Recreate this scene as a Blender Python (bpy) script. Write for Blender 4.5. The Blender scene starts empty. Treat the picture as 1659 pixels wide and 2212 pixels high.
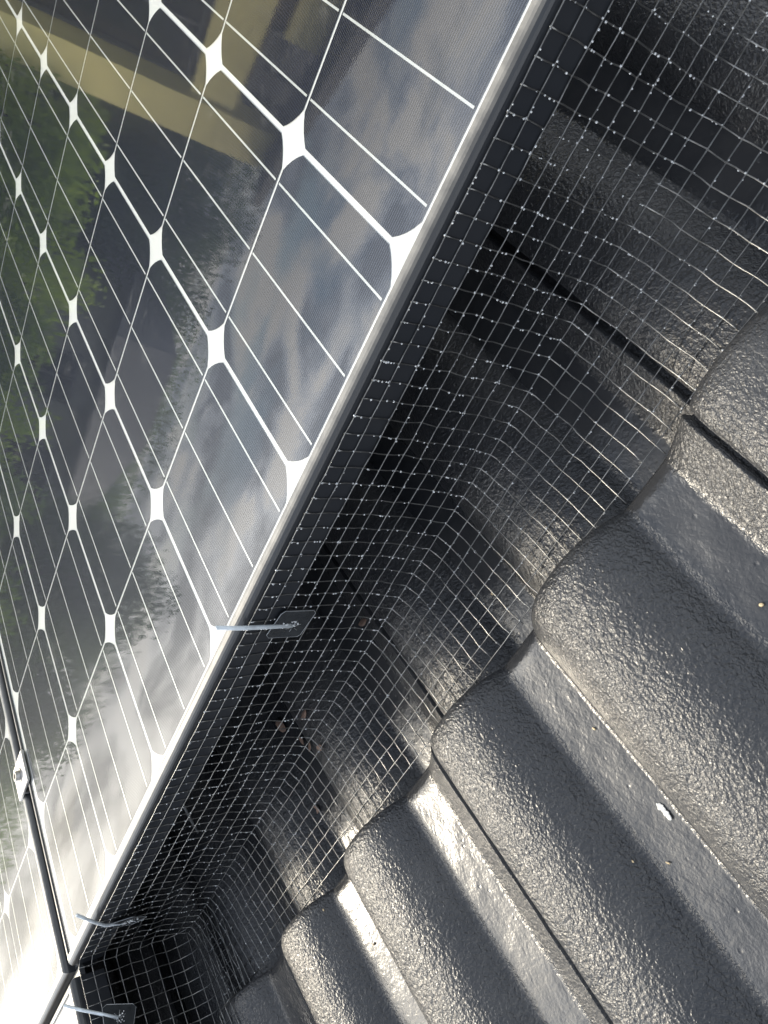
import bpy, bmesh, math, random
import numpy as np
from mathutils import Matrix, Vector, noise as mnoise

random.seed(7); rng = np.random.default_rng(11)
sc = bpy.context.scene
R = math.radians

# ---------------------------------------------------------------- frame of the roof
# Roof axes: x runs down the slope (into the array), y along the courses, z off the roof.
# z = 0 is the top of the solar panels, (0,0) a top corner of the near panel.
PITCH = R(22.5)
ROOF = Matrix(((math.cos(PITCH), 0, math.sin(PITCH), 0),
               (0, 1, 0, 0),
               (-math.sin(PITCH), 0, math.cos(PITCH), 0),
               (0, 0, 0, 1)))

# ---------------------------------------------------------------- camera
cam_d = bpy.data.cameras.new('camera'); cam = bpy.data.objects.new('camera', cam_d)
sc.collection.objects.link(cam); sc.camera = cam
cr = Vector((-0.4530083, -0.4252966, -0.7835217)); cdn = Vector((-0.6669871, 0.7448354, -0.0186660)); cf = Vector((0.5915333, 0.5141430, -0.6210839))
cm = Matrix.Identity(4)
for i in range(3):
    cm[i][0] = cr[i]; cm[i][1] = -cdn[i]; cm[i][2] = -cf[i]
cm[0][3], cm[1][3], cm[2][3] = -0.3464, 0.0409, 0.2785
cam.matrix_world = ROOF @ cm
cam_d.sensor_fit = 'VERTICAL'; cam_d.sensor_height = 24.0; cam_d.sensor_width = 18.0
cam_d.lens = 24.0 * 1755.47 / 2212.0
cam_d.clip_start = 0.01; cam_d.clip_end = 2000
cam_d.dof.use_dof = True; cam_d.dof.focus_distance = 0.72; cam_d.dof.aperture_fstop = 24.0

# ---------------------------------------------------------------- light
SUN_AZ, SUN_EL = R(63), R(22)          # azimuth from +x towards +y
S = Vector((math.cos(SUN_EL) * math.cos(SUN_AZ), math.cos(SUN_EL) * math.sin(SUN_AZ), math.sin(SUN_EL)))
sun_d = bpy.data.lights.new('sun', 'SUN'); sun = bpy.data.objects.new('sun', sun_d); sc.collection.objects.link(sun)
sun_d.energy = 2.2; sun_d.angle = R(6); sun_d.color = (1.0, 0.88, 0.69)
sun.rotation_euler = S.to_track_quat('Z', 'Y').to_euler()

world = bpy.data.worlds.new('World'); sc.world = world; world.use_nodes = True
wn = world.node_tree.nodes; wl = world.node_tree.links; wn.clear()
def N(tree, typ, **kw):
    n = tree.nodes.new(typ)
    for k, v in kw.items():
        if k.startswith('in_'):
            n.inputs[k[3:].replace('_', ' ')].default_value = v
        else:
            setattr(n, k, v)
    return n
def math_node(tree, op, a, b=None, clamp=False):
    n = tree.nodes.new('ShaderNodeMath'); n.operation = op; n.use_clamp = clamp
    for i, v in enumerate((a, b)):
        if v is None: continue
        if isinstance(v, (int, float)): n.inputs[i].default_value = v
        else: tree.links.new(v, n.inputs[i])
    return n.outputs[0]
def ramp(tree, fac, stops):
    n = tree.nodes.new('ShaderNodeValToRGB'); tree.links.new(fac, n.inputs[0])
    e = n.color_ramp.elements
    while len(e) < len(stops): e.new(0.5)
    for el, (p, c) in zip(e, stops):
        el.position = p; el.color = (c, c, c, 1) if isinstance(c, (int, float)) else (*c, 1)
    return n.outputs[0]
def mixc(tree, fac, a, b, mode='MIX'):
    n = tree.nodes.new('ShaderNodeMix'); n.data_type = 'RGBA'; n.blend_type = mode
    for s, v in ((n.inputs[0], fac), (n.inputs[6], a), (n.inputs[7], b)):
        if isinstance(v, (int, float)): s.default_value = v
        elif isinstance(v, tuple): s.default_value = (*v, 1)
        else: tree.links.new(v, s)
    return n.outputs[2]

wt = world.node_tree
sky = N(wt, 'ShaderNodeTexSky', sky_type='NISHITA', sun_disc=False)
sky.sun_elevation = SUN_EL
sky.sun_rotation = math.atan2(S.x, S.y)      # sky rotation is counted from +y towards +x
sky.air_density = 1.0; sky.dust_density = 0.7; sky.ozone_density = 1.0
tc = N(wt, 'ShaderNodeTexCoord')
sep = N(wt, 'ShaderNodeSeparateXYZ'); wl.new(tc.outputs['Generated'], sep.inputs[0])
# flat cloud deck: direction divided by its height
zc = math_node(wt, 'ADD', math_node(wt, 'MAXIMUM', sep.outputs[2], 0.0), 0.16)
com = N(wt, 'ShaderNodeCombineXYZ')
wl.new(math_node(wt, 'DIVIDE', sep.outputs[0], zc), com.inputs[0]); wl.new(math_node(wt, 'DIVIDE', sep.outputs[1], zc), com.inputs[1])
cn = N(wt, 'ShaderNodeTexNoise', in_Scale=1.55, in_Detail=9.0, in_Roughness=0.56, in_Distortion=0.25); wl.new(com.outputs[0], cn.inputs['Vector'])
cover = ramp(wt, cn.outputs[0], [(0.36, 0.0), (0.50, 1.0)])
cn2 = N(wt, 'ShaderNodeTexNoise', in_Scale=2.1, in_Detail=9.0, in_Roughness=0.58, in_Distortion=0.5); wl.new(com.outputs[0], cn2.inputs['Vector'])
# clouds are brighter towards the sun
vd = N(wt, 'ShaderNodeVectorMath', operation='DOT_PRODUCT'); wl.new(tc.outputs['Generated'], vd.inputs[0]); vd.inputs[1].default_value = S
glow = math_node(wt, 'POWER', math_node(wt, 'MAXIMUM', vd.outputs['Value'], 0.0), 6.0)
dim = N(wt, 'ShaderNodeMapRange', clamp=True, interpolation_type='SMOOTHSTEP')     # the bank is thicker and greyer low down
wl.new(sep.outputs[2], dim.inputs['Value'])
for k_, v_ in (('From Min', 0.05), ('From Max', 0.36), ('To Min', 0.09), ('To Max', 1.0)): dim.inputs[k_].default_value = v_
lit = math_node(wt, 'ADD', math_node(wt, 'MULTIPLY', math_node(wt, 'MULTIPLY', glow, 44.0), dim.outputs[0]), math_node(wt, 'MULTIPLY', math_node(wt, 'MAXIMUM', dim.outputs[0], 0.36), 20.0))
cb = math_node(wt, 'MULTIPLY', ramp(wt, cn2.outputs[0], [(0.41, 0.42), (0.56, 1.08)]), lit)
ccol = N(wt, 'ShaderNodeVectorMath', operation='SCALE'); wl.new(mixc(wt, math_node(wt, 'MAXIMUM', glow, math_node(wt, 'MULTIPLY', ramp(wt, cn2.outputs[0], [(0.43, 0.0), (0.57, 1.0)]), 0.75)), (0.86, 0.96, 1.10), (1.0, 0.92, 0.78)), ccol.inputs[0]); wl.new(cb, ccol.inputs['Scale'])
low = N(wt, 'ShaderNodeMapRange', clamp=True, interpolation_type='SMOOTHSTEP')
wl.new(sep.outputs[2], low.inputs['Value'])
for k_, v_ in (('From Min', 0.66), ('From Max', 0.25), ('To Min', 0.22), ('To Max', 1.0)): low.inputs[k_].default_value = v_
cover = math_node(wt, 'MULTIPLY', cover, low.outputs[0])
bank = N(wt, 'ShaderNodeMapRange', clamp=True, interpolation_type='SMOOTHSTEP')     # hazy cloud bank along the horizon
wl.new(sep.outputs[2], bank.inputs['Value'])
for k_, v_ in (('From Min', 0.17), ('From Max', 0.06), ('To Min', 0.0), ('To Max', 1.0)): bank.inputs[k_].default_value = v_
cover = math_node(wt, 'MAXIMUM', math_node(wt, 'MAXIMUM', cover, bank.outputs[0]), ramp(wt, glow, [(0.30, 0.0), (0.62, 0.92)]))     # thin bright cloud around the sun
skyc = mixc(wt, cover, sky.outputs[0], ccol.outputs[0])
bg = N(wt, 'ShaderNodeBackground', in_Strength=0.13); wl.new(skyc, bg.inputs[0])
wo = N(wt, 'ShaderNodeOutputWorld'); wl.new(bg.outputs[0], wo.inputs[0])

sc.view_settings.view_transform = 'Standard'; sc.view_settings.look = 'None'
sc.view_settings.gamma = 1.0; sc.view_settings.use_curve_mapping = False
sc.view_settings.exposure = 0.76
sc.cycles.max_bounces = 8; sc.cycles.transparent_max_bounces = 16
sc.cycles.caustics_reflective = False; sc.cycles.caustics_refractive = False
sc.cycles.sample_clamp_indirect = 6.0
sc.cycles.use_denoising = True

# ---------------------------------------------------------------- materials
def new_mat(name):
    m = bpy.data.materials.new(name); m.use_nodes = True
    t = m.node_tree; p = t.nodes['Principled BSDF']
    return m, t, p
def objc(t, rand=True):
    tc = t.nodes.new('ShaderNodeTexCoord')
    if not rand: return tc.outputs['Object']
    oi = t.nodes.new('ShaderNodeObjectInfo')
    sc_ = N(t, 'ShaderNodeVectorMath', operation='SCALE'); sc_.inputs[0].default_value = (7.3, 5.1, 3.7)
    t.links.new(oi.outputs['Random'], sc_.inputs['Scale'])
    ad = N(t, 'ShaderNodeVectorMath', operation='ADD'); t.links.new(tc.outputs['Object'], ad.inputs[0]); t.links.new(sc_.outputs[0], ad.inputs[1])
    return ad.outputs[0]
def noise(t, vec, scale, detail=4.0, rough=0.55, dist=0.0):
    n = N(t, 'ShaderNodeTexNoise', in_Scale=scale, in_Detail=detail, in_Roughness=rough, in_Distortion=dist)
    t.links.new(vec, n.inputs['Vector']); return n.outputs[0]
def bump(t, h, dist, strength=1.0, prev=None):
    b = N(t, 'ShaderNodeBump', in_Distance=dist)
    if isinstance(strength, (int, float)): b.inputs['Strength'].default_value = strength
    else: t.links.new(strength, b.inputs['Strength'])
    t.links.new(h, b.inputs['Height'])
    if prev is not None: t.links.new(prev, b.inputs['Normal'])
    return b.outputs[0]

def mat_simple(name, col, rough=0.6, metal=0.0, var=0.12, scale=6.0, bmp=0.0, bscale=40.0, spec=0.5):
    m, t, p = new_mat(name); v = objc(t)
    n = noise(t, v, scale)
    c1 = tuple(max(0, c * (1 - var * 1.6)) for c in col); c2 = tuple(min(1, c * (1 + var)) for c in col)
    f = ramp(t, n, [(0.3, 0.0), (0.7, 1.0)])
    t.links.new(mixc(t, f, c1, c2), p.inputs['Base Color'])
    p.inputs['Roughness'].default_value = rough; p.inputs['Metallic'].default_value = metal
    p.inputs['Specular IOR Level'].default_value = spec
    if bmp: t.links.new(bump(t, noise(t, v, bscale), bmp), p.inputs['Normal'])
    return m

# wet black coated tile
def mat_tile():
    m, t, p = new_mat('wet_black_tile'); v = objc(t)
    at = N(t, 'ShaderNodeAttribute', attribute_name='pan')
    pan = at.outputs['Fac']
    lump = noise(t, v, 130.0, 2.0, 0.5, 0.4)
    fine = noise(t, v, 390.0, 2.0, 0.6, 0.3)
    broad = noise(t, v, 11.0, 6.0, 0.65)
    pits = N(t, 'ShaderNodeTexVoronoi', in_Scale=70.0); t.links.new(v, pits.inputs['Vector'])
    pit = ramp(t, pits.outputs['Distance'], [(0.05, 0.0), (0.12, 1.0)])
    lumpc = ramp(t, lump, [(0.30, 0.0), (0.72, 1.0)])
    inv = math_node(t, 'SUBTRACT', 1.0, pan)
    s1 = math_node(t, 'ADD', math_node(t, 'MULTIPLY', inv, 0.6), 0.4)
    b1 = bump(t, lumpc, 0.00038, s1)
    b2 = bump(t, fine, 0.0019, math_node(t, 'ADD', math_node(t, 'MULTIPLY', inv, 0.72), 0.13), b1)
    b3 = bump(t, pit, 0.0005, math_node(t, 'MULTIPLY', pan, 0.4), b2)
    t.links.new(b3, p.inputs['Normal'])
    f = ramp(t, broad, [(0.32, 0.0), (0.66, 1.0)])
    t.links.new(mixc(t, f, (0.022, 0.0235, 0.027), (0.045, 0.045, 0.046)), p.inputs['Base Color'])
    rg = math_node(t, 'ADD', math_node(t, 'MULTIPLY', broad, 0.16), 0.23)
    t.links.new(math_node(t, 'SUBTRACT', rg, math_node(t, 'MULTIPLY', pan, 0.10)), p.inputs['Roughness'])     # standing water in the pans
    p.inputs['Specular IOR Level'].default_value = 0.5
    p.inputs['Coat Weight'].default_value = 0.0; p.inputs['Coat Roughness'].default_value = 0.2
    t.links.new(b1, p.inputs['Coat Normal'])
    return m

def mat_cell():
    m, t, p = new_mat('silicon_cell'); v = objc(t, False)
    se = N(t, 'ShaderNodeSeparateXYZ'); t.links.new(v, se.inputs[0])
    fr = math_node(t, 'FRACT', math_node(t, 'DIVIDE', se.outputs[0], 0.00196))
    tri = math_node(t, 'ABSOLUTE', math_node(t, 'SUBTRACT', fr, 0.5))
    line = ramp(t, tri, [(0.0, 0.9), (0.11, 0.0)])
    blot = noise(t, v, 9.0, 5.0)
    base = mixc(t, blot, (0.0022, 0.003, 0.008), (0.004, 0.006, 0.018))
    t.links.new(mixc(t, line, base, (0.15, 0.165, 0.22)), p.inputs['Base Color'])
    t.links.new(math_node(t, 'MULTIPLY', line, 0.85), p.inputs['Metallic'])
    t.links.new(math_node(t, 'ADD', math_node(t, 'MULTIPLY', line, 0.28), 0.25), p.inputs['Roughness'])
    p.inputs['Specular IOR Level'].default_value = 0.12
    return m

# the front glass: clear, faintly textured, with a thin dusty wet film
def mat_glass():
    m, t, p = new_mat('panel_glass'); v = objc(t)
    t.nodes.remove(p)
    out = [n for n in t.nodes if n.type == 'OUTPUT_MATERIAL'][0]
    grain = noise(t, v, 520.0, 2.0, 0.5)
    wet = noise(t, v, 5.0, 4.0, 0.6)
    wetm = ramp(t, wet, [(0.40, 0.12), (0.66, 1.0)])
    nb = bump(t, grain, 0.000008, wetm)
    # Fresnel reflectance (Schlick), the same from both sides of the thin sheet
    ge = t.nodes.new('ShaderNodeNewGeometry')
    dn = N(t, 'ShaderNodeVectorMath', operation='DOT_PRODUCT'); t.links.new(ge.outputs['Incoming'], dn.inputs[0]); t.links.new(nb, dn.inputs[1])
    cs = math_node(t, 'SUBTRACT', 1.0, math_node(t, 'ABSOLUTE', dn.outputs['Value']), True)
    fre = math_node(t, 'ADD', math_node(t, 'MULTIPLY', math_node(t, 'POWER', cs, 5.0), 0.93), 0.07)
    tr = N(t, 'ShaderNodeBsdfTransparent'); tr.inputs[0].default_value = (0.94, 0.955, 0.95, 1)
    gl = N(t, 'ShaderNodeBsdfGlossy', in_Roughness=0.015); t.links.new(nb, gl.inputs['Normal'])
    mx = N(t, 'ShaderNodeMixShader'); t.links.new(fre, mx.inputs[0]); t.links.new(tr.outputs[0], mx.inputs[1]); t.links.new(gl.outputs[0], mx.inputs[2])
    film = N(t, 'ShaderNodeBsdfGlossy', in_Roughness=0.38); film.inputs[0].default_value = (0.9, 0.88, 0.84, 1)
    dust = noise(t, v, 22.0, 7.0, 0.65)
    df = math_node(t, 'MULTIPLY', ramp(t, dust, [(0.36, 0.35), (0.72, 1.0)]), 0.003)
    mx2 = N(t, 'ShaderNodeMixShader'); t.links.new(df, mx2.inputs[0]); t.links.new(mx.outputs[0], mx2.inputs[1]); t.links.new(film.outputs[0], mx2.inputs[2])
    # dried water marks and smears
    mark = ramp(t, noise(t, v, 34.0, 8.0, 0.7, 0.8), [(0.56, 0.0), (0.70, 1.0)])
    smear = ramp(t, noise(t, v, 3.5, 3.0, 0.6), [(0.45, 0.0), (0.65, 1.0)])
    chalk = t.nodes.new('ShaderNodeBsdfDiffuse'); chalk.inputs[0].default_value = (0.62, 0.61, 0.58, 1)
    mx3 = N(t, 'ShaderNodeMixShader'); t.links.new(math_node(t, 'MULTIPLY', math_node(t, 'MULTIPLY', mark, smear), 0.06), mx3.inputs[0])
    t.links.new(mx2.outputs[0], mx3.inputs[1]); t.links.new(chalk.outputs[0], mx3.inputs[2]); t.links.new(mx3.outputs[0], out.inputs[0])
    return m

def mat_water():
    m, t, p = new_mat('water_drop')
    p.inputs['Base Color'].default_value = (0.85, 0.87, 0.88, 1); p.inputs['Roughness'].default_value = 0.10  # drops whitened, the pale colour stands in for their bright glints
    p.inputs['IOR'].default_value = 1.40; p.inputs['Transmission Weight'].default_value = 0.35
    return m

def mat_leafy(name, c1, c2):
    m, t, p = new_mat(name); v = objc(t)
    n = noise(t, v, 0.9, 5.0); n2 = noise(t, v, 7.0, 3.0)
    f = math_node(t, 'ADD', math_node(t, 'MULTIPLY', n, 0.6), math_node(t, 'MULTIPLY', n2, 0.4))
    t.links.new(mixc(t, ramp(t, f, [(0.36, 0.0), (0.64, 1.0)]), c1, c2), p.inputs['Base Color'])
    p.inputs['Roughness'].default_value = 0.55; p.inputs['Specular IOR Level'].default_value = 0.3
    out = [n for n in t.nodes if n.type == 'OUTPUT_MATERIAL'][0]
    tl = N(t, 'ShaderNodeBsdfTranslucent'); tl.inputs[0].default_value = (c2[0] * 2.4, c2[1] * 2.6, c2[2] * 1.6, 1)    # light coming through the leaves
    mx = N(t, 'ShaderNodeMixShader'); mx.inputs[0].default_value = 0.30
    t.links.new(p.outputs[0], mx.inputs[1]); t.links.new(tl.outputs[0], mx.inputs[2]); t.links.new(mx.outputs[0], out.inputs[0])
    return m

# black anodised frame, its upward faces painted paler for sun glare besides dust and dried water
def mat_frame():
    m, t, p = new_mat('anodised_frame'); v = objc(t)
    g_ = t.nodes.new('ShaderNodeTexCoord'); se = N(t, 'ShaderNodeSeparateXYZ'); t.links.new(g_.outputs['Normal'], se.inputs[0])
    dusty_glare = math_node(t, 'MULTIPLY', ramp(t, se.outputs[2], [(0.55, 0.0), (0.97, 1.0)]), ramp(t, noise(t, v, 60.0, 6.0, 0.65), [(0.32, 0.45), (0.62, 1.0)]))
    t.links.new(mixc(t, dusty_glare, (0.016, 0.018, 0.022), (0.21, 0.20, 0.18)), p.inputs['Base Color'])
    p.inputs['Roughness'].default_value = 0.33; p.inputs['Specular IOR Level'].default_value = 0.55
    return m

M = dict(
    tile=mat_tile(), cell=mat_cell(), glass=mat_glass(), water=mat_water(),
    backsheet=mat_simple('white_backsheet', (0.64, 0.64, 0.625), 0.5, 0, 0.02, 12),
    busbar=mat_simple('silver_busbar', (0.54, 0.55, 0.54), 0.42, 0.35, 0.05, 30),
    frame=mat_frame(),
    wire=mat_simple('weathered_wire', (0.21, 0.21, 0.205), 0.33, 0.85, 0.35, 120),
    alu=mat_simple('clamp_aluminium', (0.62, 0.61, 0.60), 0.38, 0.9, 0.08, 60, 0.0002, 200),
    rod=mat_simple('galvanised_rod', (0.58, 0.63, 0.67), 0.42, 0.15, 0.15, 90),
    plate=mat_simple('dark_plate', (0.030, 0.033, 0.036), 0.18, 0.0, 0.2, 80, 0.0003, 250),
    plate_edge=mat_simple('plate_edge', (0.26, 0.27, 0.28), 0.35, 0.4, 0.1, 80),
    steel=mat_simple('bolt_steel', (0.42, 0.41, 0.40), 0.3, 1.0, 0.1, 80),
    rubber=mat_simple('dark_rubber', (0.035, 0.038, 0.042), 0.5, 0, 0.15, 30),
    deck=mat_simple('dark_underlay', (0.012, 0.012, 0.013), 0.85, 0, 0.2, 5),
    cable=mat_simple('grey_cable', (0.16, 0.165, 0.17), 0.5, 0, 0.1, 30),
    leaf_dry=mat_simple('dry_leaf', (0.30, 0.20, 0.15), 0.7, 0, 0.35, 90),
    seed=mat_simple('straw_seed', (0.62, 0.48, 0.28), 0.6, 0, 0.2, 200),
    white=mat_simple('chalky_white', (0.55, 0.55, 0.53), 0.7, 0, 0.1, 200, 0.0006, 400),
    lawn=mat_simple('lawn', (0.055, 0.085, 0.025), 0.9, 0, 0.35, 0.6),
    render=mat_simple('cream_render', (0.72, 0.63, 0.27), 0.85, 0, 0.05, 2.0, 0.004, 60),
    brick=mat_simple('dark_brick', (0.12, 0.085, 0.07), 0.85, 0, 0.25, 5.0),
    greywall=mat_simple('grey_cladding', (0.20, 0.20, 0.19), 0.8, 0, 0.1, 2.0),
    pane=mat_simple('dark_pane', (0.012, 0.014, 0.020), 0.08, 0, 0.1, 2.0),
    winframe=mat_simple('window_frame_paint', (0.06, 0.065, 0.075), 0.4, 0, 0.1, 3.0),
    rooftile=mat_simple('far_roof_tiles', (0.035, 0.035, 0.04), 0.6, 0, 0.25, 5.0),
    bark=mat_simple('bark', (0.10, 0.075, 0.055), 0.9, 0, 0.3, 9.0, 0.02, 20),
    leaf_dark=mat_leafy('dark_foliage', (0.014, 0.028, 0.010), (0.050, 0.080, 0.020)),
    leaf_mid=mat_leafy('mid_foliage', (0.030, 0.058, 0.010), (0.10, 0.15, 0.026)),
    leaf_light=mat_leafy('light_foliage', (0.07, 0.12, 0.014), (0.19, 0.25, 0.035)),
)

# ---------------------------------------------------------------- object helpers
def link(o): sc.collection.objects.link(o); return o
def mesh_obj(name, verts, faces, mat, parent=None, smooth=False):
    me = bpy.data.meshes.new(name)
    me.from_pydata([tuple(map(float, v)) for v in verts], [], [tuple(int(i) for i in f) for f in faces])
    me.materials.append(mat)
    if smooth: me.polygons.foreach_set('use_smooth', [True] * len(me.polygons))
    me.update()
    o = link(bpy.data.objects.new(name, me))
    if parent is not None: o.parent = parent
    return o
def tag(o, label=None, cat=None, group=None, kind=None):
    for k, v in (('label', label), ('category', cat), ('group', group), ('kind', kind)):
        if v: o[k] = v
    return o
def empty(name, mat4):
    o = link(bpy.data.objects.new(name, None)); o.empty_display_size = 0.02; o.matrix_world = mat4; return o
def on_roof(x, y, z): return ROOF @ Matrix.Translation((x, y, z))

class MB:
    """collects shapes into one mesh"""
    def __init__(s): s.v = []; s.f = []; s.n = 0
    def add(s, v, f):
        v = np.asarray(v, float); s.v.append(v); s.f += [tuple(i + s.n for i in q) for q in f]; s.n += len(v)
    def box(s, x0, x1, y0, y1, z0, z1, b=0.0):
        bm = bmesh.new(); bmesh.ops.create_cube(bm, size=1)
        for v in bm.verts:
            v.co = ((x0 + x1) / 2 + v.co.x * (x1 - x0), (y0 + y1) / 2 + v.co.y * (y1 - y0), (z0 + z1) / 2 + v.co.z * (z1 - z0))
        if b: bmesh.ops.bevel(bm, geom=bm.edges[:], offset=b, segments=2, affect='EDGES')
        bm.verts.index_update()
        s.add([v.co[:] for v in bm.verts], [[v.index for v in f.verts] for f in bm.faces]); bm.free()
    def tube(s, pts, r, sides=6, caps=True):
        pts = np.asarray(pts, float); n = len(pts)
        r = np.full(n, r) if np.isscalar(r) else np.asarray(r)
        tg = np.gradient(pts, axis=0); tg /= np.linalg.norm(tg, axis=1)[:, None] + 1e-12
        up = np.array([0, 0, 1.0]) if abs(tg[0][2]) < 0.9 else np.array([1.0, 0, 0])
        a = np.linspace(0, 2 * np.pi, sides, endpoint=False); rings = []
        for p, t_, rr in zip(pts, tg, r):
            e1 = np.cross(t_, up); e1 /= np.linalg.norm(e1) + 1e-12; e2 = np.cross(t_, e1); up = -np.cross(t_, e1) if False else up
            rings.append(p + rr * (np.cos(a)[:, None] * e1 + np.sin(a)[:, None] * e2))
        f = []
        for i in range(n - 1):
            for k in range(sides):
                k2 = (k + 1) % sides
                f.append((i * sides + k, i * sides + k2, (i + 1) * sides + k2, (i + 1) * sides + k))
        if caps: f.append(tuple(range(sides - 1, -1, -1))); f.append(tuple((n - 1) * sides + k for k in range(sides)))
        s.add(np.concatenate(rings), f)
    def blob(s, c, rad, seg=6, ring=4):
        rad = np.broadcast_to(np.asarray(rad, float), (3,))
        v = [(0, 0, 1)]
        for i in range(1, ring):
            th = math.pi * i / ring
            for k in range(seg):
                ph = 2 * math.pi * k / seg; v.append((math.sin(th) * math.cos(ph), math.sin(th) * math.sin(ph), math.cos(th)))
        v.append((0, 0, -1)); f = []
        for k in range(seg):
            k2 = (k + 1) % seg; f.append((0, 1 + k, 1 + k2))
            for i in range(ring - 2):
                a = 1 + i * seg; b = a + seg; f.append((a + k, b + k, b + k2, a + k2))
            a = 1 + (ring - 2) * seg; f.append((a + k, len(v) - 1, a + k2))
        s.add(np.asarray(v) * rad + np.asarray(c), f)
    def prism(s, poly, z0, z1, axis=2):
        """polygon (list of 2-tuples) extruded along an axis"""
        n = len(poly); v = []
        for z in (z0, z1):
            for a, b in poly:
                p = [0, 0, 0]; o = [i for i in range(3) if i != axis]; p[o[0]] = a; p[o[1]] = b; p[axis] = z; v.append(p)
        f = [tuple(range(n - 1, -1, -1)), tuple(range(n, 2 * n))] + [(i, (i + 1) % n, n + (i + 1) % n, n + i) for i in range(n)]
        s.add(v, f)
    def build(s, name, mat, parent=None, smooth=False):
        o = mesh_obj(name, np.concatenate(s.v), s.f, mat, parent, smooth)
        bm = bmesh.new(); bm.from_mesh(o.data); bmesh.ops.recalc_face_normals(bm, faces=bm.faces[:]); bm.to_mesh(o.data); bm.free()
        return o

# ---------------------------------------------------------------- roof tiles
TP, TY0 = 0.306, 0.157            # cover width, y of a side joint
GAUGE, NOSE0, TILT = 0.345, -0.12, 0.085
ZPAN = -0.138                     # height of a pan at the nose of its tile
AMP = 0.026
def prof(s):
    """height over the pan at distance s from the joint (0..TP), tile's own cross-section"""
    if s < 0.0044: return 0.0060 + s * 0.10
    if s < 0.034: return 0.0185 * (1 - s / 0.034) ** 1.15
    if s < 0.075: return 0.0
    if s < 0.181: u = (s - 0.128) / 0.053; return AMP * (1 - abs(u) ** 2.6)
    if s < 0.2225: return 0.0
    u = (s - 0.2735) / 0.051; return AMP * (1 - abs(u) ** 2.6)
def tile_nose(x):
    return NOSE0 + GAUGE * math.ceil((x - NOSE0) / GAUGE - 1e-9)
def roof_z(x, y):
    s = (y - TY0) % TP
    return ZPAN - (0.004 if x > NOSE0 else 0) + TILT * (x - tile_nose(x)) + prof(s)

def make_tile_mesh():
    L0, L1 = -0.375, 0.0          # tile runs from its head (uphill) to the nose at x = 0
    xs = list(np.arange(L0, -0.018, 0.004)) + [-0.016, -0.012, -0.009, -0.0065, -0.0045, -0.003, -0.0017, -0.0008, 0.0]
    ys = list(np.arange(-0.018, 0.0, 0.006)) + [0.0, 0.0022, 0.0043, 0.0045] + list(np.arange(0.006, TP - 0.004, 0.0022)) + [TP - 0.0035, TP - 0.0022, TP - 0.0014]
    V, F, pan = [], [], []
    ny = len(ys)
    for x in xs:
        for y in ys:
            z = TILT * x + prof(y)
            if y < 0: z -= 0.004
            d = TP - 0.0014 - y
            if d < 0.004: z -= 0.0022 * ((0.004 - d) / 0.004) ** 2
            if x > -0.018: z -= 0.0085 * (1 - math.sqrt(max(0.0, 1 - ((x + 0.018) / 0.018) ** 2)))
            w = 0.0006 * mnoise.noise((x * 22, y * 22, 3.1)) + 0.00035 * mnoise.noise((x * 70, y * 70, 1.1))
            V.append((x, y, z + w))
            s = y
            pan.append(1.0 if (0.036 < s < 0.069 or 0.183 < s < 0.217) else (0.5 if (0.032 < s < 0.073 or 0.179 < s < 0.221) else 0.0))
    for i in range(len(xs) - 1):
        for j in range(ny - 1):
            a = i * ny + j; F.append((a, a + ny, a + ny + 1, a + 1))
    nt = len(V)
    TH = 0.017
    def skirt(idx):
        base = len(V)
        for k in idx:
            x, y, z = V[k]; V.append((x - (0.003 if x > -0.001 else 0), y, z - TH)); pan.append(0.0)
        for q in range(len(idx) - 1):
            F.append((idx[q], idx[q + 1], base + q + 1, base + q))
    skirt([(len(xs) - 1) * ny + j for j in range(ny)])
    skirt([i * ny + ny - 1 for i in range(len(xs))][::-1])
    skirt([i * ny for i in range(len(xs))])
    me = bpy.data.meshes.new('roof_tile'); me.from_pydata(V, [], F); me.materials.append(M['tile'])
    a = me.attributes.new('pan', 'FLOAT', 'POINT'); a.data.foreach_set('value', pan)
    me.polygons.foreach_set('use_smooth', [i < (len(xs) - 1) * (ny - 1) for i in range(len(me.polygons))])
    me.update(); return me
tile_me = make_tile_mesh()
tile_src = None
def put_tile(course, col, label, group):
    global tile_src
    if tile_src is None:
        tile_src = link(bpy.data.objects.new('roof_tile', tile_me)); o = tile_src
    else:
        o = tile_src.copy(); sc.collection.objects.link(o)
    jit = Matrix.Translation((rng.uniform(-.0015, .0015), rng.uniform(-.0006, .0006), rng.uniform(-.0006, .0006))) @ Matrix.Rotation(rng.uniform(-.002, .002), 4, 'Z')
    o.matrix_world = on_roof(NOSE0 + GAUGE * course, TY0 + TP * col, ZPAN - (0.004 if course > 0 else 0)) @ jit
    tag(o, label, 'roof tile', group); return o
up = 'open course of tiles beside the mesh'; lo = 'course of tiles under the mesh'
for col, lab in ((-2, 'wet black roof tile just above the top right corner of the mesh flange'),
                 (-1, 'wet black roof tile right of the split joint, at the right edge of the photo'),
                 (0, 'wet black roof tile with a white bird dropping beside its roll'),
                 (1, 'wet black roof tile left of the dark joint in the lower middle'),
                 (2, 'wet black roof tile nearest the bent corner of the mesh, at the bottom edge'),
                 (3, 'wet black roof tile behind the side of the corner mesh')):
    put_tile(0, col, lab, up)
for col, lab in ((-2, 'shaded roof tile under the mesh beyond the top right corner'),
                 (-1, 'shaded roof tile under the mesh in the top right corner'),
                 (0, 'shaded roof tile under the mesh with an orange speck in its pan'),
                 (1, 'shaded roof tile under the mesh with dead leaf scraps on it'),
                 (2, 'shaded roof tile under the mesh by the bent rod clip'),
                 (3, 'shaded roof tile in the dark beneath the corner of the lower panels')):
    put_tile(1, col, lab, lo)
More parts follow.
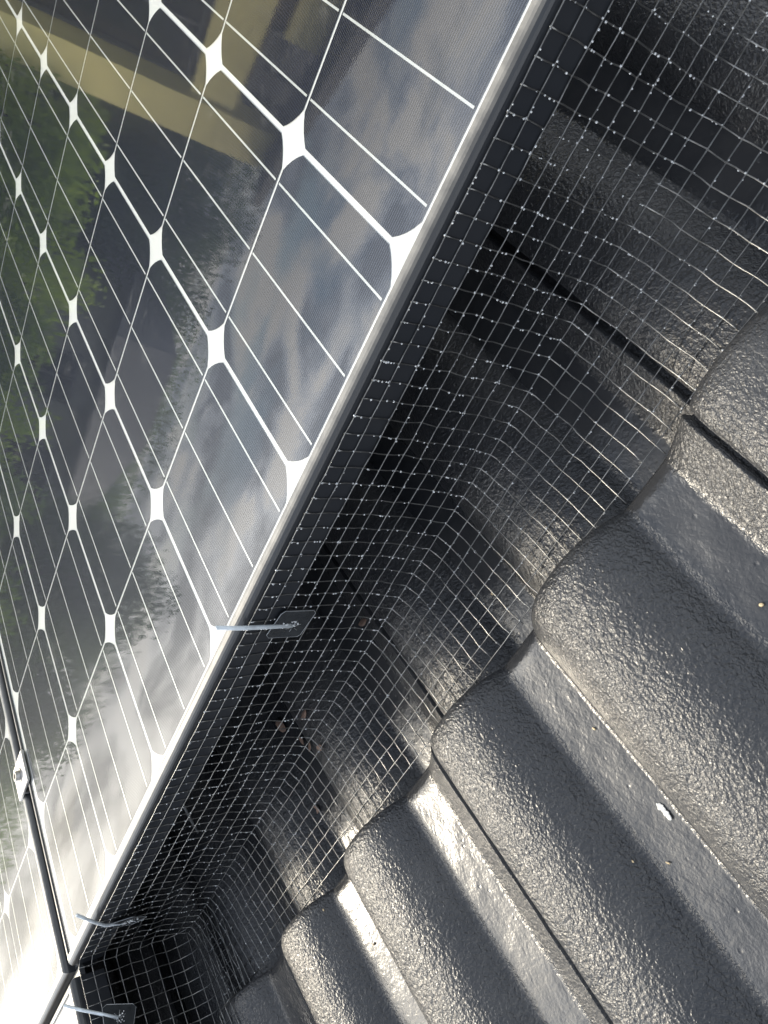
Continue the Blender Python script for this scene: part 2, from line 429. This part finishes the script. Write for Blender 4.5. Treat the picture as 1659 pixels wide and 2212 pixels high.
for col in range(-2, 4):
    put_tile(-1, col, 'wet black roof tile in the course above the open one', 'course of tiles nearest the camera')
    put_tile(2, col, 'black roof tile in the dark under the panels', 'tiles in the dark under the panels')

dk = MB(); dk.box(-1.6, 2.6, -1.4, 3.4, -0.30, -0.22)
o = dk.build('roof_underlay', M['deck']); o.matrix_world = ROOF; tag(o, kind='structure')

# ---------------------------------------------------------------- solar panels
CX, CY = 0.1585, 0.159; SX, SY = 0.1557, 0.1546
def cell_outline():
    hx, hy = SX / 2, SY / 2; c = 0.0172; pts = []
    for sx, sy in ((1, 1), (-1, 1), (-1, -1), (1, -1)):
        a = np.array([sx * hx, sy * (hy - c)]); b = np.array([sx * (hx - c), sy * hy])
        if sx * sy < 0: a, b = b, a
        mid = (a + b) / 2 + np.array([sx, sy]) * 0.0011
        pts += [tuple(a), tuple((a + mid) / 2 + np.array([sx, sy]) * 0.00028), tuple(mid), tuple((b + mid) / 2 + np.array([sx, sy]) * 0.00028), tuple(b)]
    return pts
cell_poly = cell_outline()
cell_me = None
FRAME_SEC = [(0, -0.035), (0, -0.0060), (0.0002, -0.0042), (0.0008, -0.0025), (0.0018, -0.0010), (0.0032, 0.0003), (0.0048, 0.0010), (0.0064, 0.0012), (0.0084, 0.0012), (0.0090, 0.0007), (0.0090, -0.006), (0.0022, -0.006), (0.0022, -0.033), (0.024, -0.033), (0.024, -0.035)]
def make_panel(label, rows, x0, y0, x1, y1, ox, oy):
    """panel body x0..x1, y0..y1 with the cell lattice starting at (ox, oy); local origin at its top corner"""
    global cell_me
    t = empty('solar_panel', on_roof(x0, y0, 0)); tag(t, label, 'solar panel', 'solar panels of the array')
    W, H = x1 - x0, y1 - y0; ox -= x0; oy -= y0
    V = []; F = []; ns = len(FRAME_SEC)
    for cx, cy, dx, dy in ((0, 0, 1, 1), (W, 0, -1, 1), (W, H, -1, -1), (0, H, 1, -1)):
        for a, z in FRAME_SEC: V.append((cx + dx * a, cy + dy * a, z))
    for k in range(4):
        for i in range(ns):
            F.append((k * ns + i, k * ns + (i + 1) % ns, ((k + 1) % 4) * ns + (i + 1) % ns, ((k + 1) % 4) * ns + i))
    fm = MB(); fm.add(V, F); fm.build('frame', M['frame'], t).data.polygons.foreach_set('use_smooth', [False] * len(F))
    e = 0.0086
    mesh_obj('backsheet', [(e, e, -.0016), (W - e, e, -.0016), (W - e, H - e, -.0016), (e, H - e, -.0016)], [(0, 1, 2, 3)], M['backsheet'], t)
    mesh_obj('rear_sheet', [(e, e, -.0046), (W - e, e, -.0046), (W - e, H - e, -.0046), (e, H - e, -.0046)], [(3, 2, 1, 0)], M['backsheet'], t)
    mesh_obj('glass', [(e, e, 0), (W - e, e, 0), (W - e, H - e, 0), (e, H - e, 0)], [(0, 1, 2, 3)], M['glass'], t)
    if cell_me is None:
        c0 = mesh_obj('solar_cell', [(a, b, 0) for a, b in cell_poly], [tuple(range(len(cell_poly)))], M['cell'], t); cell_me = c0.data
        bpy.data.objects.remove(c0)
    for j in range(rows):
        for i in range(6):
            c = link(bpy.data.objects.new('solar_cell', cell_me)); c.parent = t
            c.location = (ox + (j + .5) * CX, oy + (i + .5) * CY, -.0012)
    for i in range(6):
        for q in (1 / 6, .5, 5 / 6):
            y = oy + i * CY + (CY - SY) / 2 + SY * q
            b = MB()
            for j in range(rows):
                xa = ox + j * CX - 0.0012; xb = xa + CX
                # ribbon: a gap at each cell's edge where the ribbon dives under the next cell
                b.add([(xa + .004, y - .00075, -.0009), (xb - .002, y - .00075, -.0009), (xb - .002, y + .00075, -.0009), (xa + .004, y + .00075, -.0009)], [(0, 1, 2, 3)])
            b.build('busbar', M['busbar'], t)
    return t
make_panel('large solar panel with the straight top edge and the mesh hanging from it', 10, -0.0122, -0.0180, 1.62, 0.9720, 0.0, 0.0)
make_panel('solar panel at the left edge of the photo beyond the dark gap and the clamp', 10, -0.0115, 0.9905, 1.62, 1.9805, 0.0, 1.008)
make_panel('solar panel in the bottom left corner behind the bent corner of the mesh', 10, -1.6530, 0.9765, -0.0225, 1.9655, -1.6350, 0.994)

# clamp between the panels
t = empty('mid_clamp', on_roof(0.227, 0.9795, 0)); tag(t, 'small silver clamp with a bolt gripping the two panel edges', 'clamp')
b = MB(); b.box(-.0215, .0215, -.0235, .0235, .0014, .0046, .0007); b.build('clamp_plate', M['alu'], t)
b = MB(); b.box(-.021, .021, -.0085, -.006, -.03, .0009); b.box(-.021, .021, .006, .0085, -.03, .0009); b.build('channel', M['alu'], t)
b = MB(); b.tube([(0, 0, .0043), (0, 0, .0056)], .0092, 20); b.build('washer', M['steel'], t)
b = MB()
ring_o = [(.0062 * math.cos(a), .0062 * math.sin(a)) for a in np.linspace(0, 2 * math.pi, 20, endpoint=False)]
ring_i = [(.0032 * math.cos(a), .0032 * math.sin(a)) for a in np.linspace(0, 2 * math.pi, 20, endpoint=False)]
v = [(x, y, .0057) for x, y in ring_o] + [(x, y, .0108) for x, y in ring_o] + [(x, y, .0108) for x, y in ring_i] + [(x, y, .0072) for x, y in ring_i]
f = [(r * 20 + i, r * 20 + (i + 1) % 20, (r + 1) * 20 + (i + 1) % 20, (r + 1) * 20 + i) for r in range(3) for i in range(20)] + [tuple(60 + i for i in range(20))]
b.add(v, f); b.build('bolt', M['steel'], t)

# dark rubber strips lying in the gaps between the panels
b = MB(); b.box(-.0105, 1.6, .9724, .9901, -.016, -.011, .0004)
o = b.build('gap_seal', M['rubber']); o.matrix_world = ROOF; tag(o, 'dark strip in the gap between the large panel and the left one, under the clamp', 'gap seal')
b = MB(); b.box(-.0221, -.0119, .9765, 1.96, -.016, -.011, .0004)
o = b.build('gap_seal', M['rubber']); o.matrix_world = ROOF; tag(o, 'dark strip in the gap above the bottom left panel', 'gap seal')

# support rail under the array
for x in (0.30, 1.25):
    b = MB(); b.box(-.02, .02, -.3, 2.3, -.076, -.0365, .001)
    o = b.build('support_rail', M['alu']); o.matrix_world = on_roof(x, 0, 0)
    tag(o, 'aluminium rail in the dark under the solar panels', 'rail', 'rails under the array')

# added unseen board, keeps bright sky from showing under the array
b = MB(); b.box(-1.66, 1.62, 1.985, 1.997, -.21, -.002, .001)
o = b.build('light_stop_board', M['rubber']); o.matrix_world = ROOF; tag(o, 'added black board blocking sky light at the far side of the panel array', 'light stop board')

# ---------------------------------------------------------------- wire mesh
PITCHW = 0.013; RW = 0.00042
prof_pts = [(-0.0125, -0.0075), (-0.0122, -0.0205), (-0.0124, -0.034), (-0.0124, -0.047), (-0.0128, -0.0600), (-0.0133, -0.0735), (-0.0142, -0.087), (-0.0156, -0.100),
            (-0.0176, -0.113), (-0.0205, -0.1255), (-0.0318, -0.1305), (-0.0445, -0.1335), (-0.0570, -0.1358), (-0.0695, -0.1381), (-0.0820, -0.1405), (-0.0945, -0.1427), (-0.1065, -0.1447)]
def wob(a, b, k): return mnoise.noise((a * 9.0, b * 9.0, k)) 
def front_pt(t, y):
    """point of the hanging mesh: t counts wires from the panel edge down and out"""
    i = min(int(t), len(prof_pts) - 2); fr = t - i
    (xa, za), (xb, zb) = prof_pts[i], prof_pts[i + 1]
    x = xa + (xb - xa) * fr; z = za + (zb - za) * fr
    x += -0.0012 + 0.0017 * wob(t * .1, y, 1.0) * min(1, t / 4) + 0.0004 * wob(t * 1.7, y * 8, 2.0); yy = y + 0.0010 * wob(t * .1, y, 5.0) + 0.0004 * wob(t * 1.7, y * 8, 7.0); z += 0.0004 * wob(t * 1.7, y * 8, 4.0)
    if t > 9.2: z += 0.0011 * wob(t * .1, y, 9.0)
    if t > 9.2: z = max(z, roof_z(x, y) + 0.0012)
    return (x, yy, z)
YS = [-0.135 + PITCHW * i for i in range(int((0.968 + 0.135) / PITCHW) + 1)]
NT = len(prof_pts)
wm = MB(); drops = []
nodes = []
sub = 3
for k in range(NT):                                   # wires along the panel edge
    pts = []
    for i in range(len(YS) - 1):
        for q in range(sub): pts.append(front_pt(k, YS[i] + PITCHW * q / sub))
    pts.append(front_pt(k, YS[-1]))
    wm.tube(pts, RW, 6)
for y in YS:                                          # wires running down and out
    end = NT - 1 + rng.choice([0.0, 0.05, 0.1, 0.3, 0.55, 0.65])
    ts = list(np.arange(0, NT - 1, 0.5)) + [NT - 1, end] if end > NT - 1 else list(np.arange(0, NT - 0.5, 0.5))
    pts = [front_pt(min(t, NT - 1.001), y) for t in ts]
    if end > NT - 1:
        a, b_ = np.array(pts[-2]), np.array(pts[-3]); d = a - b_; d /= np.linalg.norm(d); pts[-1] = tuple(a + d * PITCHW * (end - NT + 1))
    pts = [(p[0] + 0.0006, p[1], p[2] + 0.0003) for p in pts]
    wm.tube(pts, RW * .95, 6)
# side run along the third panel, turned at the inner corner
SY0 = 0.9655
side_prof = [(0.9665, -0.0075), (0.9662, -0.0205), (0.966, -0.0335), (0.9657, -0.0465), (0.9653, -0.0595), (0.9648, -0.0725), (0.964, -0.0855), (0.9628, -0.098), (0.9605, -0.1105),
             (0.9555, -0.1225), (0.9445, -0.1275), (0.9325, -0.1290), (0.9200, -0.1300), (0.9075, -0.1310), (0.8950, -0.1320), (0.8825, -0.1330)]
def side_pt(t, x):
    i = min(int(t), len(side_prof) - 2); fr = t - i
    (ya, za), (yb, zb) = side_prof[i], side_prof[i + 1]
    y = ya + (yb - ya) * fr; z = za + (zb - za) * fr
    y += 0.0015 * wob(t * .1, x, 13.0) * min(1, t / 4); xx = x + 0.0012 * wob(t * .1, x, 15.0)
    rz = roof_z(min(max(xx, -0.6), 0.2), y) + 0.0016
    if t > 8.5: z = max(z, rz)
    else: z = max(z, rz - (9 - t) * 0.0 )
    return (xx, y, z)
XS = [-0.0185 - PITCHW * i for i in range(40)]
for k in range(len(side_prof)):
    xs_ = XS if k < 10 else [x for x in XS]
    pts = []
    if k < 9: pts.append(front_pt(k, YS[-1]))
    for i in range(len(xs_) - 1):
        for q in range(2): pts.append(side_pt(k, xs_[i] - PITCHW * q / 2))
    wm.tube(pts, RW, 6)
for x in XS:
    wm.tube([(p[0], p[1] - 0.0005, p[2]) for p in (side_pt(t_, x) for t_ in np.arange(0, len(side_prof) - .5, .5))], RW * .95, 6)
# weld lumps at the crossings
for k in range(NT):
    for y in YS:
        p = front_pt(min(k, NT - 1.001), y)
        wm.blob((p[0] + .0003, p[1], p[2] + .0001), RW * rng.uniform(1.15, 1.75), 6, 4)
for k in range(len(side_prof)):
    for x in XS[:26]:
        p = side_pt(min(k, len(side_prof) - 1.001), x); wm.blob(p, RW * rng.uniform(1.3, 1.8), 5, 3)
o = wm.build('wire_mesh', M['wire'], None, True); o.matrix_world = ROOF
tag(o, 'black square wire mesh hanging from the panel edges and bent out over the tiles', 'wire mesh')
wd = MB()
for k in range(NT):
    for y in YS[:-1]:
        nn = rng.poisson(0.7)
        for _ in range(nn):                            # along the edge-wise wires
            p = front_pt(min(k, NT - 1.001), y + PITCHW * rng.random()); r = rng.uniform(.0003, .0007)
            wd.blob((p[0] - .0002, p[1], p[2] - r * .6), (r, r, r * 1.15), 6, 4)
        nn = rng.poisson(1.5 if k < 11 else 0.5)
        if k < NT - 1:
            for _ in range(nn):
                p = front_pt(k + rng.random(), y); r = rng.uniform(.0004, .0008)
                wd.blob((p[0] + .0004, p[1] + r * .3, p[2] - r * .3), r, 6, 4)
for k in range(NT):
    for y in YS:
        if rng.random() < .25:
            p = front_pt(min(k, NT - 1.001), y); r = rng.uniform(.00045, .00085)
            wd.blob((p[0] + .0003, p[1] - .0003, p[2] + .0002), r, 6, 4)
for k in range(len(side_prof) - 1):
    for x in XS[:20]:
        for _ in range(rng.poisson(.6)):
            p = side_pt(k + rng.random(), x); wd.blob(p, rng.uniform(.0004, .0007), 5, 3)
wdo = wd.build('water_droplets', M['water'], o, True); wdo['kind'] = 'stuff'

# ---------------------------------------------------------------- mesh clips
def plate_mesh(poly3, th, nrm):
    n = len(poly3); p = np.array(poly3, float); nv = np.array(nrm, float) * th
    return np.concatenate([p, p + nv]), [tuple(range(n - 1, -1, -1)), tuple(range(n, 2 * n))] + [(i, (i + 1) % n, n + (i + 1) % n, n + i) for i in range(n)]
def make_clip(label, base, plate, nrm, rod, scratches=True):
    t = empty('mesh_clip', on_roof(*base)); tag(t, label, 'mesh clip', 'clips pinning the mesh to the panels')
    B = np.array(base); P = np.array(plate) - B
    b = MB(); v, f = plate_mesh(P, 0.0009, nrm); b.add(v, f); b.build('plate', M['plate'], t)
    b = MB(); q = P + np.array(nrm) * 0.0009
    b.tube(np.concatenate([q, q[:1]]), 0.00032, 5); b.build('plate_rim', M['plate_edge'], t)
    b = MB(); rp = np.array(rod) - B
    b.tube(rp, [0.00165] * len(rp), 12); b.build('rod', M['rod'], t, True)
    h = rp[0]
    b = MB()
    ex = P[1] - P[0]; ex = ex / np.linalg.norm(ex); ey = np.cross(np.array(nrm), ex)
    for a in np.linspace(0, 2 * math.pi, 7)[:-1] + .4:
        d = math.cos(a) * ex + math.sin(a) * ey; o0 = h * np.array([1, 1, 1]) + np.array(nrm) * .0013
        b.tube([o0 + d * .0022, o0 + d * rng.uniform(.005, .008)], .00018, 4)
    b.build('tab_slits', M['plate_edge'], t)
    b = MB()
    for _ in range(16):
        w = rng.random(len(P)); w /= w.sum(); c = (P * w[:, None]).sum(0) + np.array(nrm) * .0012; b.blob(c, rng.uniform(.0004, .0010), 6, 4)
    for _ in range(9):
        k = rng.integers(0, len(rp) - 1); c = rp[k] + (rp[k + 1] - rp[k]) * rng.random(); b.blob(c + np.array([-.0014, .0006, -.0007]), rng.uniform(.0004, .0008), 6, 4)
    w = b.build('water_droplets', M['water'], t, True); w['kind'] = 'stuff'
    return t
def P1(lst, x): return [(x, y, z) for y, z in lst]
make_clip('clip with a straight grey rod standing over the panel edge near mid photo', (-.0135, .4426, -.0441),
          P1([(.4258, -.0312), (.4267, -.0562), (.4301, -.059), (.4535, -.056), (.4555, -.0539), (.4543, -.0286), (.4508, -.0256), (.4287, -.0287)], -.0145), (-1, 0, 0),
          [(-.0150, .4426, -.0441), (-.0158, .4410, -.020), (-.0165, .4392, 0.001), (-.0165, .4368, .0205)])
make_clip('clip with a bent rod and a tilted dark plate near the corner of the mesh', (-.0135, .8926, -.0392),
          [(-.016, .8814, -.022), (-.0225, .8640, -.0355), (-.021, .8772, -.0546), (-.0145, .8975, -.058), (-.0135, .9050, -.048), (-.0135, .8990, -.028)], (-.93, -.30, .2),
          [(-.0150, .8926, -.0392), (-.0155, .8885, -.027), (-.0160, .8832, -.0146), (-.0165, .8660, .0005), (-.0165, .839, .0230)])
make_clip('clip with a straight rod on the side run of the mesh at the bottom edge', (-.0787, .964, -.0322),
          [(-.0626, .9635, -.0243), (-.0705, .9635, -.0494), (-.0745, .9635, -.052), (-.0925, .9635, -.0440), (-.0945, .9635, -.040), (-.0880, .9635, -.0190), (-.0850, .9635, -.0165), (-.0650, .9635, -.0192)], (0, -1, 0),
          [(-.0787, .9620, -.0322), (-.0690, .9635, -.0170), (-.0590, .9650, -.001), (-.0488, .9655, .0146)])

# a loose cable hanging in the dark under the panel
b = MB(); b.tube([(.040, .700, -.0365), (.040, .742, -.060), (.0395, .790, -.0885), (.040, .832, -.112), (.045, .86, -.128), (.08, .88, -.132), (.14, .88, -.125)], .0014, 8)
o = b.build('hanging_cable', M['cable'], None, True); o.matrix_world = ROOF; tag(o, 'thin grey cable hanging behind the mesh under the panel', 'cable')

# ---------------------------------------------------------------- bits lying on the tiles
def leaf(x, y, label, L, Wd, rot, mat='leaf_dry'):
    n = 7; V = []; F = []
    for i in range(n):
        a = i / (n - 1); w = Wd * (math.sin(math.pi * min(1, a * .96 + .02)) ** .8) * .5 + .0002
        for s in (-1, 0, 1): V.append((L * (a - .5), s * w, .0012 + .003 * (a - .5) ** 2 * 4 * .5 + abs(s) * .0012 * math.sin(a * 3)))
    for i in range(n - 1):
        for k in range(2): q = i * 3 + k; F.append((q, q + 3, q + 4, q + 1))
    o = mesh_obj('dry_leaf', V, F, M[mat], None, True)
    s = o.modifiers.new('thick', 'SOLIDIFY'); s.thickness = .0004
    o.matrix_world = on_roof(x, y, roof_z(x, y) + .0006) @ Matrix.Rotation(rot, 4, 'Z') @ Matrix.Rotation(rng.uniform(-.3, .3), 4, 'X')
    tag(o, label, 'dry leaf', 'leaf scraps under the mesh')
leaf(.0432, .6694, 'large reddish dead leaf scrap under the mesh, farthest in the dark', .020, .012, .6)
leaf(.005, .5964, 'pale curled leaf scrap under the mesh, topmost of the cluster', .012, .006, 1.7)
leaf(.012, .6517, 'small tan leaf scrap under the mesh beside the large reddish one', .010, .005, .2)
leaf(-.0158, .6173, 'tan leaf scrap under the mesh, lowest of the cluster', .009, .006, 2.4)
leaf(-.0283, .6006, 'pale tan leaf scrap lying on a tile roll under the mesh', .009, .005, .9)
leaf(.0205, .4895, 'reddish leaf scrap caught in the tile joint under the mesh', .012, .006, 1.2)
leaf(-.0442, .6853, 'brown oval leaf scrap in a tile pan under the mesh', .011, .0075, 1.0)
def seed(x, y, label, L=.004, r=.0011, rot=0.0, mat='seed', name='seed', cat='seed', group='straw coloured specks on the tiles'):
    b = MB(); b.blob((0, 0, 0), (L * .30, r * .58, r * .42), 8, 6)
    o = b.build(name, M[mat], None, True)
    o.matrix_world = on_roof(x, y, roof_z(x, y) + r * .45) @ Matrix.Rotation(rot, 4, 'Z')
    tag(o, label, cat, group)
seed(-.0631, .366, 'orange speck in a tile pan under the mesh', .0045, .0021, .3)
seed(-.2154, .2134, 'pale yellow speck in the pan at the right edge of the photo', .005, .0018, 1.0)
seed(-.1952, .3483, 'straw speck at the foot of the tile roll above the bird dropping', .005, .0012, .4)
seed(-.2656, .3838, 'small straw speck on the dark flank of a roll, left of the other', .0035, .001, .2)
seed(-.2774, .3678, 'thin straw sliver in the pan right of the dark roll flank', .0055, .0009, .7)
seed(-.1327, .6922, 'tan speck on the tile roll close to the edge of the mesh', .004, .0014, .3)
seed(-.1819, .6625, 'brown speck on the tile roll at the bottom of the photo', .004, .0014, 2.0)
b = MB()
for k in range(16): b.blob((-.004 + .00055 * k + rng.normal() * .0006, rng.normal() * .0007, 0), (rng.uniform(.0011, .0020), rng.uniform(.0009, .0017), rng.uniform(.00025, .00045)), 10, 6)
o = b.build('bird_dropping', M['white'], None, True); o.matrix_world = on_roof(-.2563, .3465, roof_z(-.2563, .3465) + .0004) @ Matrix.Rotation(.15, 4, 'Z')
tag(o, 'small white bird dropping at the foot of a tile roll', 'bird dropping')

# ---------------------------------------------------------------- the surroundings mirrored in the glass
GZ = -5.2
g = MB(); g.add([(-600, -600, GZ), (600, -600, GZ), (600, 600, GZ), (-600, 600, GZ)], [(0, 1, 2, 3)])
tag(g.build('lawn', M['lawn']), kind='structure')

def window(t, x, y0, y1, z0, z1, bars=1):
    f = MB(); w = .06
    f.box(x - .05, x + .02, y0, y1, z0, z0 + w); f.box(x - .05, x + .02, y0, y1, z1 - w, z1)
    f.box(x - .048, x + .02, y0, y0 + w, z0 + w, z1 - w); f.box(x - .048, x + .02, y1 - w, y1, z0 + w, z1 - w)
    for k in range(bars):
        c = y0 + (y1 - y0) * (k + 1) / (bars + 1); f.box(x - .04, x + .02, c - .025, c + .025, z0 + w, z1 - w)
    fo = f.build('window', M['winframe'], t)
    p = MB(); p.box(x - .01, x + .005, y0 + w, y1 - w, z0 + w, z1 - w); p.build('pane', M['pane'], fo)

# house across the garden, its pale render mirrored at the top left
t = empty('render_house', Matrix.Translation((12.0, 3.1, GZ)) @ Matrix.Rotation(R(-52), 4, 'Z')); tag(t, 'two storey house with cream render bands and a dark roof mirrored in the panel', 'house')
hz = -GZ
def lb(m, x0, x1, y0, y1, z0, z1): m.box(x0, x1, y0, y1, z0 + hz, z1 + hz)
m_ = MB(); lb(m_, .25, 7, -8.6, -.1, GZ, 1.12); m_.build('wall', M['brick'], t)
m_ = MB(); lb(m_, -.05, .24, -1.1, 0, GZ, .98); m_.build('corner_pier', M['render'], t)
m_ = MB(); lb(m_, 0, .24, -8.0, -1.11, -.20, .36); lb(m_, 0, .24, -4.3, -3.1, .55, .95); lb(m_, 0, .24, -8.0, -3.6, -2.6, -.21); m_.build('render_band', M['render'], t)
for (y0, y1, z0, z1, bz) in ((-3.55, -1.15, -2.6, -.24, 1), (-2.95, -1.2, .42, 1.02, 1)):
    window(t, .18, y0, y1, z0 + hz, z1 + hz, bz)
m_ = MB(); zz = hz
m_.add([(-.45, -9.0, 1.04 + zz), (7.4, -9.0, 1.04 + zz), (7.4, .3, 1.04 + zz), (-.45, .3, 1.04 + zz), (3.3, -4.4, 2.1 + zz), (3.3, -3.0, 2.1 + zz),
        (-.45, -9.0, 1.18 + zz), (7.4, -9.0, 1.18 + zz), (7.4, .3, 1.18 + zz), (-.45, .3, 1.18 + zz)],
      [(0, 1, 2, 3), (0, 6, 7, 1), (1, 7, 8, 2), (2, 8, 9, 3), (3, 9, 6, 0), (6, 9, 5, 4), (9, 8, 5), (8, 7, 4, 5), (7, 6, 4)])
m_.build('roof', M['rooftile'], t)

t = empty('grey_house', Matrix.Translation((16.5, 11.5, GZ))); tag(t, 'grey clad neighbouring house with dark windows mirrored between the trees', 'house')
m_ = MB(); m_.box(0, 6, -2.6, 3.2, 0, 5.0); m_.build('wall', M['greywall'], t)
for y0, y1, z0, z1 in ((-2.0, -.7, 3.2, 4.4), (.6, 2.3, 3.3, 4.4), (-1.6, .2, .8, 2.2), (1.2, 2.6, .8, 2.2)): window(t, -.03, y0, y1, z0, z1)
m_ = MB(); m_.add([(-.5, -3.0, 4.95), (6.5, -3.0, 4.95), (6.5, 3.6, 4.95), (-.5, 3.6, 4.95), (3, -1.2, 6.5), (3, 1.8, 6.5)], [(0, 1, 2, 3), (0, 3, 5, 4), (3, 2, 5), (2, 1, 4, 5), (1, 0, 4)])
m_.build('roof', M['rooftile'], t)

def crown(mb, c, rad, n, size, seed_):
    r = np.random.default_rng(seed_)
    nc = max(6, n // 110); ctr = r.normal(size=(nc, 3)); ctr /= np.linalg.norm(ctr, axis=1)[:, None]
    ctr *= (r.random((nc, 1)) ** .4); ctr = ctr * np.array(rad) + np.array(c)
    k = r.integers(0, nc, n); p = ctr[k] + np.clip(r.normal(size=(n, 3)), -1.5, 1.5) * (np.array(rad) * .13)
    a = r.normal(size=(n, 3)); a /= np.linalg.norm(a, axis=1)[:, None]
    b = np.cross(a, r.normal(size=(n, 3))); b /= np.linalg.norm(b, axis=1)[:, None]
    s = size * r.uniform(.6, 1.4, (n, 1))
    V = np.stack([p - a * s, p + b * s * .55, p + a * s, p - b * s * .55], 1).reshape(-1, 3)
    mb.add(V, [(4 * i, 4 * i + 1, 4 * i + 2, 4 * i + 3) for i in range(n)])
def tree(az, el, d, rad, leafm, label, n, size, seed_, group='trees mirrored in the panel', name='tree'):
    x, y = d * math.cos(R(az)), d * math.sin(R(az)); top = d * math.tan(R(el)); h = top - GZ
    t = empty(name, Matrix.Translation((x, y, GZ))); tag(t, label, 'tree' if name == 'tree' else 'shrub', group)
    rz = min(h * .42, rad * 1.5)
    r = np.random.default_rng(seed_)
    m_ = MB(); m_.tube([(0, 0, 0), (.05, .03, h * .3), (-.03, .06, h * .6), (0, 0, h * .85)], [rad * .09, rad * .07, rad * .05, rad * .02], 8)
    for k in range(5):
        a = r.uniform(0, 6.28); z = h * r.uniform(.35, .6)
        m_.tube([(0, 0, z), (math.cos(a) * rad * .35, math.sin(a) * rad * .35, z + rad * .3), (math.cos(a) * rad * .7, math.sin(a) * rad * .7, z + rad * .75)], [rad * .04, rad * .025, rad * .01], 6)
    m_.build('trunk', M['bark'], t, True)
    c = MB(); crown(c, (0, 0, h - rz), (rad, rad, rz), n, size, seed_)
    mesh_obj('crown', np.concatenate(c.v), c.f, M[leafm], t)
T = [(17.0, 5.2, 21, 2.2, 'leaf_dark', 'dark narrow tree mirrored just left of the cream house'),
     (22.0, 4.3, 24, 3.2, 'leaf_dark', 'dark round tree mirrored behind the lime shrubs'),
     (28.5, 4.6, 27, 3.6, 'leaf_mid', 'mid green tree mirrored right of the grey house'),
     (34.0, 4.2, 30, 3.4, 'leaf_dark', 'dark tree mirrored behind the grey house roof'),
     (39.5, 3.0, 27, 3.0, 'leaf_mid', 'mid green tree mirrored left of the grey house'),
     (44.8, 6.4, 18, 1.9, 'leaf_dark', 'tallest dark tree mirrored against the bright cloud'),
     (49.0, 4.4, 22, 2.4, 'leaf_dark', 'dark tree mirrored left of the tallest one'),
     (53.5, 4.2, 22, 2.0, 'leaf_dark', 'slim dark tree mirrored near the clamp'),
     (59.0, 2.4, 26, 2.8, 'leaf_mid', 'low mid green tree mirrored beyond the clamp'),
     (65.0, 1.2, 30, 3.4, 'leaf_mid', 'low tree mirrored in the left panel'),
     (73.0, 0.6, 32, 3.6, 'leaf_dark', 'low dark tree mirrored at the far left')]
for i, (az, el, d, rad, lm, lab) in enumerate(T): tree(az, el, d, rad, lm, lab, 34000, .055, 100 + i)
SH = [(17.5, -5.5, 13, 1.1, 'leaf_light', 'lime green shrub mirrored next to the cream house'),
      (22.0, -4.6, 13.5, 1.3, 'leaf_light', 'wide lime shrub mirrored second from the cream house'),
      (27.0, -3.6, 14, 1.3, 'leaf_light', 'lime shrub mirrored below the grey house window'),
      (31.5, -4.4, 13.5, 1.1, 'leaf_mid', 'mid green shrub mirrored in front of the grey house'),
      (36.0, -4.2, 13.0, 1.2, 'leaf_light', 'lime shrub mirrored at the left edge of the photo'),
      (42.0, -3.4, 13.5, 1.2, 'leaf_mid', 'mid green shrub mirrored under the tallest tree'),
      (47.5, -2.4, 14, 1.3, 'leaf_mid', 'mid green shrub mirrored low by the panel gap')]
for i, (az, el, d, rad, lm, lab) in enumerate(SH): tree(az, el, d, rad, lm, lab, 13000, .05, 300 + i, 'shrubs mirrored in the panel', 'shrub')
